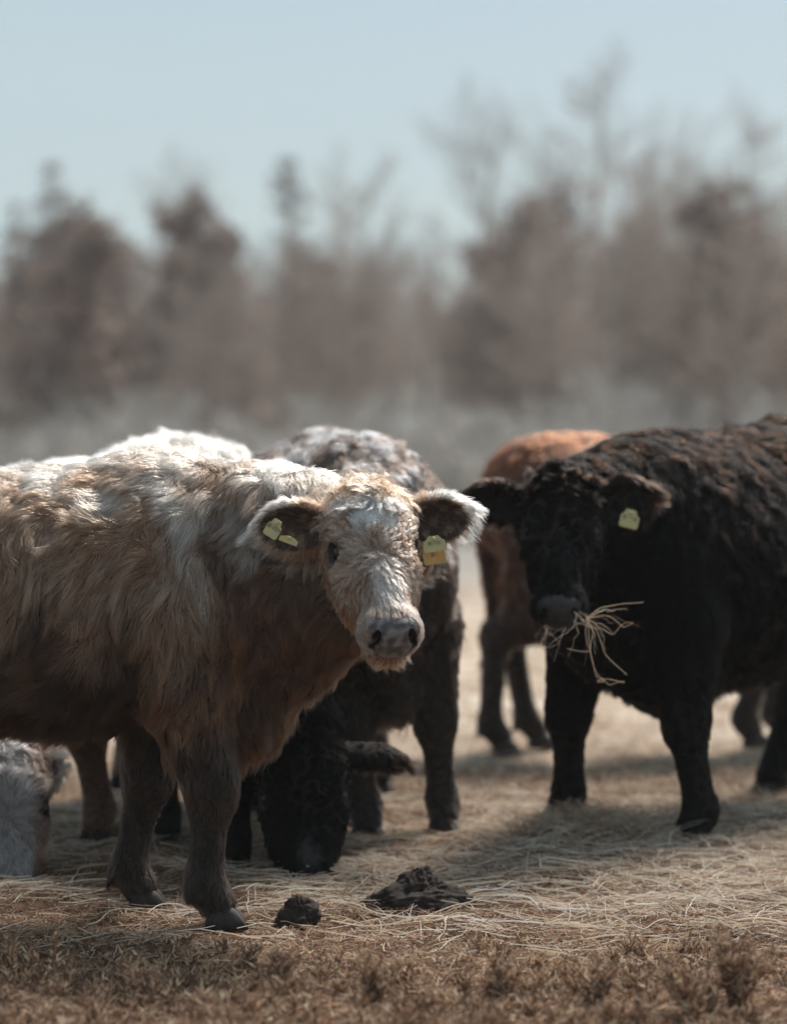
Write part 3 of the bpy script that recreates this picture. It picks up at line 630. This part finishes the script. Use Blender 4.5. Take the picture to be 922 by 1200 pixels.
# ------------------------------------------------------------------ straw, grass and heather
STRAW = straw_mat('dry_straw', .3, .5); TWIG = straw_mat('heather_twig', .15, .8)
def strands(n, xy, length, rad, col, lie=.12, bend=.5, z0=.0, zr=.02, K=5, name='hay', kink=0, cap=.07):
    x, y = xy; L = length; az = rng.uniform(0, 2*math.pi, n); el = rng.normal(lie, .18, n)*rng.choice([1, 1, 1, 2.5], n)
    d = np.stack([np.cos(az)*np.cos(el), np.sin(az)*np.cos(el), np.sin(el)], 1); P = np.empty((n, K, 3)); p = np.stack([x, y, gheight(x, y)+z0+rng.random(n)*zr], 1); P[:, 0] = p
    ax = nrm(rng.normal(size=(n, 3)))*bend
    for j in range(1, K):
        d = nrm(d+np.cross(ax, d)*(L*4)[:, None]/K*rng.uniform(.2, 1, n)[:, None]+rng.normal(0, kink, (n, 3))); p = p+d*(L/(K-1))[:, None]; P[:, j] = p
    g = gheight(P[..., 0], P[..., 1])+.003; low = P[..., 2] < g; P[..., 2] = np.where(low, g+(g-P[..., 2])*.15, P[..., 2]); hh = P[..., 2]-g; P[..., 2] = g+hh/(1+np.maximum(hh, 0)/cap)
    R = rad[:, None]*np.linspace(1, .55, K)[None]; return P, R, col
def pcol(n, pal, jit=.22):
    c = np.array(pal)[rng.integers(0, len(pal), n)]; return np.clip(c*np.exp(rng.normal(0, jit, n))[:, None], .01, .8)
HAYC = [(.60, .49, .37), (.74, .67, .58), (.44, .31, .21), (.28, .155, .09), (.68, .58, .46), (.15, .075, .045)]
def hay_field(n, dens):
    x, y = [], []
    while sum(map(len, x)) < n:
        a = rng.uniform(-1.7, 1.75, 60000); b = rng.uniform(6.9, 10.6, 60000); k = rng.random(60000) < dens(a, b); x.append(a[k]); y.append(b[k])
    return np.concatenate(x)[:n], np.concatenate(y)[:n]
HN = Waves(1.3, 71); HN2 = Waves(4, 72)
def hd(x, y):
    P = np.stack([x, y, 0*x], 1); band = sstep(7.25, 7.75, y+.12*HN2(P))*(1-sstep(9.2, 10.2, y)); return np.clip(band*(.12+.45*sstep(-.3, .2, x)+.3*HN(P)+.22*HN2(P)+12*MOUND(x, y)), .012, 1)
sets = []
n = 30000; sets.append(strands(n, hay_field(n, hd), rng.gamma(3.0, .034, n)+.03, rng.uniform(.0006, .0018, n), pcol(n, HAYC), .06, .5, .0, .035, name='hay', kink=.08))
n = 2600; sets.append(strands(n, hay_field(n, hd), rng.uniform(.10, .32, n), rng.uniform(.0012, .0026, n), pcol(n, HAYC[:2]+[HAYC[4]], .15), .10, .4, .015, .03, kink=.12))
x = rng.normal(.56, .13, 2600); y = rng.normal(9.0, .14, 2600); sets.append(strands(2600, (x, y), rng.uniform(.05, .22, 2600), rng.uniform(.0006, .0014, 2600), pcol(2600, HAYC[:5]), .45, .6, 0, .03, kink=.1, cap=.2))
P, Rr, Cc = [np.concatenate([s_[i] for s_ in sets]) for i in range(3)]
tag(curves_obj('hay', P, Rr, Cc, STRAW), kind='stuff')
def uni(n, x0, x1, y0, y1, k=1):
    y = y0+(y1-y0)*rng.random(n)**k; w = np.maximum(1.7, y*.19); return rng.uniform(-1, 1, n)*w, y
GR = [(.25, .145, .085), (.38, .25, .155), (.15, .075, .045), (.52, .39, .27), (.10, .05, .03)]
n = 120000; sets = [strands(n, uni(n, 0, 0, 5.7, 11, 1.2), rng.uniform(.015, .06, n), rng.uniform(.0005, .0012, n), pcol(n, GR), .45, .7, -.004, .006, K=4, kink=.15)]
n = 30000; sets.append(strands(n, uni(n, 0, 0, 9.5, 24, 1.5), rng.uniform(.03, .10, n), rng.uniform(.001, .0025, n), pcol(n, [(.50, .42, .33), (.64, .56, .46), (.34, .24, .16)]), .5, .6, -.004, .006, K=4, kink=.1))
n = 22000; sets.append(strands(n, uni(n, 0, 0, 5.7, 7.6), rng.uniform(.012, .05, n), rng.uniform(.0012, .0026, n), pcol(n, [(.55, .42, .30), (.40, .26, .16), (.22, .11, .06)]), .2, .7, .002, .02, K=4, kink=.15))
P, Rr, Cc = [np.concatenate([s_[i] for s_ in sets]) for i in range(3)]
tag(curves_obj('dry_grass', P, Rr, Cc, STRAW), kind='stuff')
HC = [(.27, .155, .09), (.38, .25, .155), (.09, .05, .03), (.66, .53, .39), (.18, .095, .06), (.52, .37, .25)]
def heather(x, y, h, nst=10, leaf=34, spread=.5):
    """polylines of one heather bush: woody stems with many short scale-leaved twiglets"""
    P, R, C = [], [], []
    for _ in range(nst):
        az = random.uniform(0, 6.28); t = random.uniform(0, spread); d = np.array([math.cos(az)*t, math.sin(az)*t, 1.]); d = nrm(d); L = h*random.uniform(.6, 1.15)
        p = np.array([x+random.gauss(0, .012), y+random.gauss(0, .012), 0.]); p[2] = gheight(p[0], p[1])-.005; pts = [p]
        for j in range(4): d = nrm(d+np.array([random.gauss(0, .16), random.gauss(0, .16), .05])); p = p+d*L/4; pts.append(p)
        pts = np.array(pts); P.append(pts); R.append(np.linspace(.0018, .0008, 5)*(.7+h*3)); C.append(HC[2])
        for _ in range(leaf):
            u = random.uniform(.25, 1)*3.999; i = int(u); b = pts[i]*(1-u+i)+pts[i+1]*(u-i); dd = nrm(np.array([random.gauss(0, .8), random.gauss(0, .8), random.uniform(.1, 1)])); l = random.uniform(.008, .026)
            P.append(b+dd*l*np.linspace(0, 1, 5)[:, None]+np.array([0, 0, .25*l])*(np.linspace(0, 1, 5)**2)[:, None]); R.append(np.array([.0009, .0013, .0014, .0012, .0006])); C.append(random.choice(HC))
    return P, R, C
def emit(name, lst):
    P = np.array([p for a in lst for p in a[0]]); R = np.array([p for a in lst for p in a[1]]); C = np.array([p for a in lst for p in a[2]], float); C *= np.exp(rng.normal(0, .25, len(C)))[:, None]
    return curves_obj(name, P, R, C, TWIG)
lst = []
for _ in range(900):
    y = random.uniform(5.6, 7.15); x = random.uniform(-1.05, 1.05); k = 1-sstep(6.45, 7.2, y+.12*HN(np.array([[x*2, y*2, 0]]))[0])
    if random.random() > k*.7+.04 or (HN2(np.array([[x, y, .3]]))[0] > .75 and y > 6.1): continue
    lst.append(heather(x, y, random.uniform(.02, .085)*(.5+.5*k), 5, 20, 1.1))
tag(emit('heather', lst), kind='stuff')
def bush(px, py, D, h, label, nst=14, leaf=40):
    X = (px-461)/F_PX*D; o = emit('heather_bush', [heather(X, D, h, nst, leaf, .55)]); tag(o, label, 'heather bush', 'taller heather bushes along the front'); return o
bush(868, 0, 6.42, .19, 'tallest dark heather bush, in the right front corner', 22, 60)
bush(815, 0, 6.30, .13, 'heather bush just left of the tallest one')
bush(700, 0, 6.45, .12, 'reddish heather bush in front of the spread hay')
bush(588, 0, 6.50, .11, 'low heather bush in front of the large dung heap, to its right', 10)
bush(440, 0, 6.40, .13, 'heather bush standing below the small dung clod', 12)
bush(330, 0, 6.50, .10, 'low heather bush in front of the near front hoof of the tan cow', 10)
bush(150, 0, 6.55, .13, 'thin heather bush in front of the far front hoof of the tan cow', 7, 26)
bush(62, 0, 6.60, .17, 'sparse tall heather bush in the left front corner', 7, 24)
bush(20, 0, 6.70, .14, 'dark heather bush at the left edge, below the pale face', 12)

# ------------------------------------------------------------------ dung
def clod(name, label, px, D, w, h, seed, n=48):
    r = Waves(.35, seed); r2 = Waves(.9, seed+1); r3 = Waves(2.6, seed+2); V, F = [], []; m = n*2
    for i in range(n+1):
        for j in range(m):
            a, b = math.pi*i/n*.55, 2*math.pi*j/m; V.append((math.sin(a)*math.cos(b), math.sin(a)*math.sin(b), math.cos(a)))
    V = np.array(V); k = 1+.14*r(V)+.08*r2(V)+.05*r3(V)+.025*r3(V*2.7)+.012*r3(V*6); V = V*k[:, None]*[w/2, w/2*.8, h*1.25]; V[:, 2] *= 1-.45*np.minimum(1, np.hypot(V[:, 0], V[:, 1])/(w/2)); V[:, 2] -= .012+.05*sstep(.012, -.03, V[:, 2])
    for i in range(n):
        for j in range(m): F.append((i*m+j, (i+1)*m+j, (i+1)*m+(j+1) % m, i*m+(j+1) % m))
    o = put(bpy.data.objects.new(name, fast_mesh(name, V, F, DUNG))); X = (px-461)/F_PX*D; o.location = (X, D, float(gheight(X, D))+.034); tag(o, label, 'dung heap'); return o
DUNG = simple('dung', (.020, .013, .009), .9, .5, 50)
clod('dung_heap', 'large dark dung heap on the hay in front, below the dark cow', 497, 7.67, .25, .10, 81)
clod('dung_clod', 'small dark dung clod beside the front hoof of the tan cow', 352, 7.46, .11, .065, 84, 28)
clod('dung_clod', 'blurred dark dung lump at the right edge, behind the black cow', 914, 10.05, .13, .06, 87, 28)

# ------------------------------------------------------------------ hay held in the mouth of the black cow
def mouth_hay():
    P, R, C = [], [], []
    def line(pts, r=.0016, c=(.55, .42, .30)):
        w = [W3(x, y, D) for x, y, D in pts]; w = np.array(w); t = np.linspace(0, len(w)-1, 9); i = np.minimum(t.astype(int), len(w)-2); f = (t-i)[:, None]
        P.append(w[i]*(1-f)+w[i+1]*f+rng.normal(0, .0024, (9, 3))); R.append(np.linspace(r, r*.6, 9)*.46); C.append(c)
    m = (688, 724, 8.24)
    line([m, (706, 711, 8.2), (755, 705, 8.12)], .0028); line([m, (712, 722, 8.2), (733, 737, 8.15), (742, 729, 8.12)], .002)
    line([m, (700, 740, 8.2), (712, 770, 8.18), (735, 793, 8.15)], .0024); line([m, (690, 745, 8.2), (692, 768, 8.18), (700, 795, 8.16), (733, 800, 8.14)], .0024)
    line([m, (696, 742, 8.2), (690, 764, 8.18), (666, 761, 8.17)], .0026); line([m, (685, 740, 8.22), (690, 762, 8.2), (697, 782, 8.19), (708, 801, 8.18)], .002)
    line([(708, 801, 8.18), (700, 797, 8.18), (712, 802, 8.17), (731, 799, 8.16)], .0022); line([m, (718, 745, 8.16), (727, 732, 8.14), (742, 728, 8.12)], .0018)
    for _ in range(17):
        a = random.uniform(-.6, 2.6); l = random.uniform(14, 62); b = random.uniform(-25, 25)
        line([(680+random.uniform(-6, 16), 722+random.uniform(-6, 8), 8.25), (694+math.cos(a)*l*.5, 722+math.sin(a)*l*.5, 8.2), (694+math.cos(a)*l+b*.2, 722+math.sin(a)*l+abs(b)*.4, 8.18)], random.uniform(.0007, .0016), random.choice(HAYC[:5]))
    for _ in range(9):
        line([(652+random.uniform(-14, 12), 732+random.uniform(-3, 5), 8.26), (645+random.uniform(-30, 12), 748+random.uniform(-6, 10), 8.2), (638+random.uniform(-34, 22), 768+random.uniform(-16, 12), 8.2)], .001, random.choice(HAYC[2:]))
    o = curves_obj('hay_wisp', np.array(P), np.array(R), np.array(C), STRAW); tag(o, 'wisp of dry hay stalks hanging from the mouth of the black cow', 'hay')
mouth_hay()

# ------------------------------------------------------------------ trees
BARK = simple('tree_bark', (.28, .22, .19), .9, .3, 6); BIRCH = simple('birch_bark', (.72, .70, .67), .85, .35, 5)
TWIGS = simple('bare_twigs', (.40, .33, .29), .95); NEEDLE = simple('pine_needles', (.24, .19, .165), .95, .4, 2); BROWNL = simple('dead_leaves', (.37, .29, .25), .95, .3, 2)  # pale tones: distance haze put into twig, needle and leaf colours
def tubes(segs, sides=3):
    segs = np.array(segs, float); a, b, ra, rb = segs[:, :3], segs[:, 3:6], segs[:, 6], segs[:, 7]; d = nrm(b-a); r = np.cross(d, [.3, .5, .8]); r = nrm(r); u = np.cross(d, r); n = len(a); V = []
    for p, q in ((a, ra), (b, rb)):
        for k in range(sides):
            t = 2*math.pi*k/sides; V.append(p+(r*math.cos(t)+u*math.sin(t))*q[:, None])
    V = np.stack(V, 1).reshape(-1, 3); o = np.arange(n)[:, None]*2*sides; F = [np.concatenate([o+k, o+(k+1) % sides, o+sides+(k+1) % sides, o+sides+k], 1) for k in range(sides)]
    return V, np.concatenate(F)
def bare_tree(seed, H, first=.25, spread=.75, mat=None, leafy=0):
    r = random.Random(seed); tr, cr, leaves = [], [], []
    def grow(p, d, L, rad, lv, out):
        n = 4
        for j in range(n):
            d2 = nrm(d+np.array([r.gauss(0, .13), r.gauss(0, .13), r.gauss(.04, .08)])); q = p+d2*L/n; ra, rb = rad*(1-.6*j/n), rad*(1-.6*(j+1)/n)
            out.append((*p, *q, ra, rb)); p, d = q, d2
            if lv < 4 and (lv > 0 or j >= 1):
                for _ in range(2 if lv < 3 else 2):
                    az = r.uniform(0, 6.28); s = np.array([math.cos(az), math.sin(az), 0])*spread*r.uniform(.6, 1.3); grow(p, nrm(d*.8+s), L*r.uniform(.42, .62), rb*.6, lv+1, cr)
            if lv >= 3 and leafy and r.random() < leafy: leaves.append(p)
    p = np.zeros(3); d = np.array([0, 0, 1.]); k = 9
    for j in range(k):
        d = nrm(d+np.array([r.gauss(0, .04), r.gauss(0, .04), .1])); q = p+d*H*.86/k; a, b = H*.014*(1-.85*j/k), H*.014*(1-.85*(j+1)/k); tr.append((*p, *q, a, b)); p = q
        if (j+1)/k > first:
            for _ in range(3):
                az = r.uniform(0, 6.28); s = np.array([math.cos(az), math.sin(az), r.uniform(.4, 1.1)]); grow(p, nrm(s), H*.26*(1.15-.6*(j+1)/k)*r.uniform(.7, 1.2), b*.5, 2, cr)
    grow(p, d, H*.14, H*.004, 2, cr)
    cr = np.array(cr); cr[:, 6:] = np.maximum(cr[:, 6:], .0065); V, F = tubes(cr)
    if leafy:
        lv = np.array(leaves); m = 3; q = np.repeat(lv, m, 0)+rng.normal(0, .10, (len(lv)*m, 3)); s = rng.normal(0, .07, (len(q), 4, 3)); n0 = len(V)
        V = np.concatenate([V, (q[:, None]+s).reshape(-1, 3)]); F = np.concatenate([F, n0+np.arange(len(q)*4).reshape(-1, 4)])
    tv, tf = tubes(tr, 8); return fast_mesh('trunk', tv, tf, mat or BARK), fast_mesh('crown', V, F, BROWNL if leafy else TWIGS)
def pine(seed, H):
    r = random.Random(seed); tr = []; k = 8; p = np.zeros(3)
    for j in range(k): q = p+np.array([r.gauss(0, .02), r.gauss(0, .02), H/k]); tr.append((*p, *q, H*.014*(1-j/k)+.01, H*.014*(1-(j+1)/k)+.01)); p = q
    cr = []; Q = []
    for i in range(int(H*20)):
        z = H*r.uniform(.16, 1); R = H*.20*(1-(z/H))**.7*r.uniform(.6, 1.25)+.12; az = r.uniform(0, 6.28); a = np.array([0, 0, z]); b = a+np.array([math.cos(az)*R, math.sin(az)*R, R*r.uniform(-.25, .3)]); cr.append((*a, *b, .018, .006))
        for _ in range(10):
            t = r.uniform(.25, 1.05); c = a*(1-t)+b*t+np.array([r.gauss(0, .07), r.gauss(0, .07), r.gauss(-.03, .06)]); dd = np.array([r.gauss(0, .1), r.gauss(0, .1), r.gauss(0, .06)]); e = np.array([r.gauss(0, .03), r.gauss(0, .03), r.gauss(0, .03)]); Q.append((c, c+dd, c+dd+e, c+e))
    V, F = tubes(cr); Q = np.array(Q).reshape(-1, 3); F = np.concatenate([F, len(V)+np.arange(len(Q)).reshape(-1, 4)]); V = np.concatenate([V, Q]); tv, tf = tubes(tr, 8)
    return fast_mesh('trunk', tv, tf, BARK), fast_mesh('crown', V, F, NEEDLE)
def shrub(seed, H):
    r = random.Random(seed); st, cr = [], []
    for _ in range(16):
        az = r.uniform(0, 6.28); d = nrm(np.array([math.cos(az)*.5, math.sin(az)*.5, 1])); p = np.array([r.gauss(0, H*.06), r.gauss(0, H*.06), 0])
        for j in range(4):
            d = nrm(d+np.array([r.gauss(0, .15), r.gauss(0, .15), 0])); q = p+d*H/4*r.uniform(.8, 1.1); st.append((*p, *q, .012, .008)); p = q
            for _ in range(13): e = nrm(d+np.array([r.gauss(0, .7), r.gauss(0, .7), r.gauss(0, .3)])); cr.append((*p, *(p+e*H*r.uniform(.12, .3)), .006, .004))
    V, F = tubes(cr); tv, tf = tubes(st, 4); return fast_mesh('stem', tv, tf, BARK), fast_mesh('crown', V, F, GREYT)
GREYT = simple('grey_willow_twigs', (.47, .45, .42), .95)  # grey twigs lightened, distance haze put into their colour
KIND = {'bare': [bare_tree(100+i, 9+i*.6) for i in range(4)], 'tall': [bare_tree(120+i, 13, .4, .6) for i in range(2)], 'birch': [bare_tree(140+i, 11, .35, .6, BIRCH) for i in range(2)],
        'leafy': [bare_tree(160+i, 8, .1, .8, None, .28) for i in range(3)], 'pine': [pine(180+i, 8+i) for i in range(3)]}
SHR = [shrub(200+i, 1.6) for i in range(4)]
def plant(name, meshes, x, y, sc, rz, label, cat, group, pn=('trunk', 'crown')):
    o = empty(name, (x, y, 0), rz); o.scale = (sc,)*3; tag(o, label, cat, group)
    for m, q in zip(meshes, pn): put(bpy.data.objects.new(q, m), o)
NAMES = {'bare': ('bare_tree', 'bare grey brown tree in the blurred wood behind the herd'), 'tall': ('bare_tree', 'tall bare tree rising above the rest of the blurred wood'), 'birch': ('birch_tree', 'pale trunked birch in the blurred wood on the right'),
         'leafy': ('beech_tree', 'brown bushy tree in the blurred wood behind the herd'), 'pine': ('pine_tree', 'dark pine in the blurred wood behind the herd')}
def tree(kind, px, D, top, label=None):
    m = random.choice(KIND[kind]); H = max(v.co.z for v in m[1].vertices) if m[1].name not in HH else HH[m[1].name]; HH[m[1].name] = H
    z = CAM_H-(top-500)/F_PX*D; nm, lb = NAMES[kind]
    plant(nm, m, (px-461)/F_PX*D, D, z/H, random.uniform(0, 6.28), label or lb, 'tree', 'trees of the wood behind the herd')
HH = {}
def where(px):
    return 'at the left edge' if px < 40 else 'above the white back' if px < 290 else 'above the sheened back' if px < 480 else 'above the open gap' if px < 565 else 'above the russet back' if px < 700 else 'above the black cow'
#           kind, photo x, distance, photo y of the top
for a in [('pine', 62, 58, 186, 'tall dark pine, first on the left above the white back'), ('pine', 20, 66, 235, 'dark pine at the left edge of the wood'), ('leafy', 105, 62, 225, 'brown bushy tree just right of the tall pine on the left'),
          ('leafy', 222, 60, 215, 'brown rounded tree in the gap left of the slim spire tree'), ('pine', 338, 62, 182, 'slim spire topped tree left of the middle of the wood'), ('birch', 715, 56, 150, 'pale birch with the brightest trunk, above the russet cow'),
          ('tall', 695, 70, 40, 'tallest bare tree, reaching high over the wood on the right'), ('birch', 770, 60, 170, 'second pale birch, right of the brightest one'), ('pine', 885, 60, 215, 'dark pine near the right edge of the wood'),
          ('leafy', 575, 62, 225, 'brown bushy tree by the bright gap in the wood'), ('pine', 660, 64, 200, 'dark pine left of the tallest bare tree'), ('leafy', 830, 58, 200, 'brown bushy tree between the birches and the right pine'),
          ('tall', 555, 72, 85, 'slender bare tree above the bright gap'), ('tall', 880, 74, 90, 'tall bare tree at the upper right'), ('tall', 425, 70, 160, 'bare tree left of the bright gap'), ('tall', 800, 80, 110, 'tall bare tree between the two on the right')]:
    tree(*a)
for i in range(185):
    D = random.choice([55, 68, 80, 95, 115])*random.uniform(.9, 1.1); px = random.uniform(-190, 1110); base = 290 if px < 480 else 245
    if 480 < px < 640: base = 300
    if 30 < px < 105: base = 235
    if 185 < px < 250: base = 250
    if D < 75 and (690 < px < 735 or 755 < px < 785): D += 25
    k = random.choices(['bare', 'leafy', 'pine', 'tall', 'birch'], [10, 2.5, 0, 1.5, 0])[0]
    tree(k, px, D, base+random.uniform(-30, 80)-(60 if k == 'tall' else 0), {'bare': 'bare grey brown tree', 'leafy': 'brown bushy tree', 'tall': 'tall thin bare tree'}[k]+(' at the front of the wood, ' if D < 75 else ' deep in the wood, ')+where(px))
for i in range(70):
    D = random.uniform(30, 52); px = random.uniform(-150, 1070); z = random.uniform(.45, 1.0)
    plant('willow_shrub', random.choice(SHR), (px-461)/F_PX*D, D, z*(D/36), random.uniform(0, 6.28), 'low grey leafless shrub at the foot of the wood, '+where(px), 'shrub', 'low grey shrubs before the wood', ('stem', 'crown'))

# ------------------------------------------------------------------ the air
def haze():
    x0, x1, y0, y1, z0, z1 = -60, 60, -6, 165, -1.2, 22
    V = [(x, y, z) for x in (x0, x1) for y in (y0, y1) for z in (z0, z1)]; F = [(0, 1, 3, 2), (4, 6, 7, 5), (0, 4, 5, 1), (2, 3, 7, 6), (0, 2, 6, 4), (1, 5, 7, 3)]
    m = bpy.data.materials.new('haze'); m.use_nodes = True; t = m.node_tree; t.nodes.clear(); o = t.nodes.new('ShaderNodeOutputMaterial'); v = t.nodes.new('ShaderNodeVolumePrincipled')
    v.inputs['Density'].default_value = .0008; v.inputs['Color'].default_value = (.9, .93, .96, 1); v.inputs['Anisotropy'].default_value = .2; t.links.new(v.outputs[0], o.inputs['Volume'])
    tag(put(bpy.data.objects.new('haze', fast_mesh('haze', V, F, m, False))), kind='stuff')
haze()
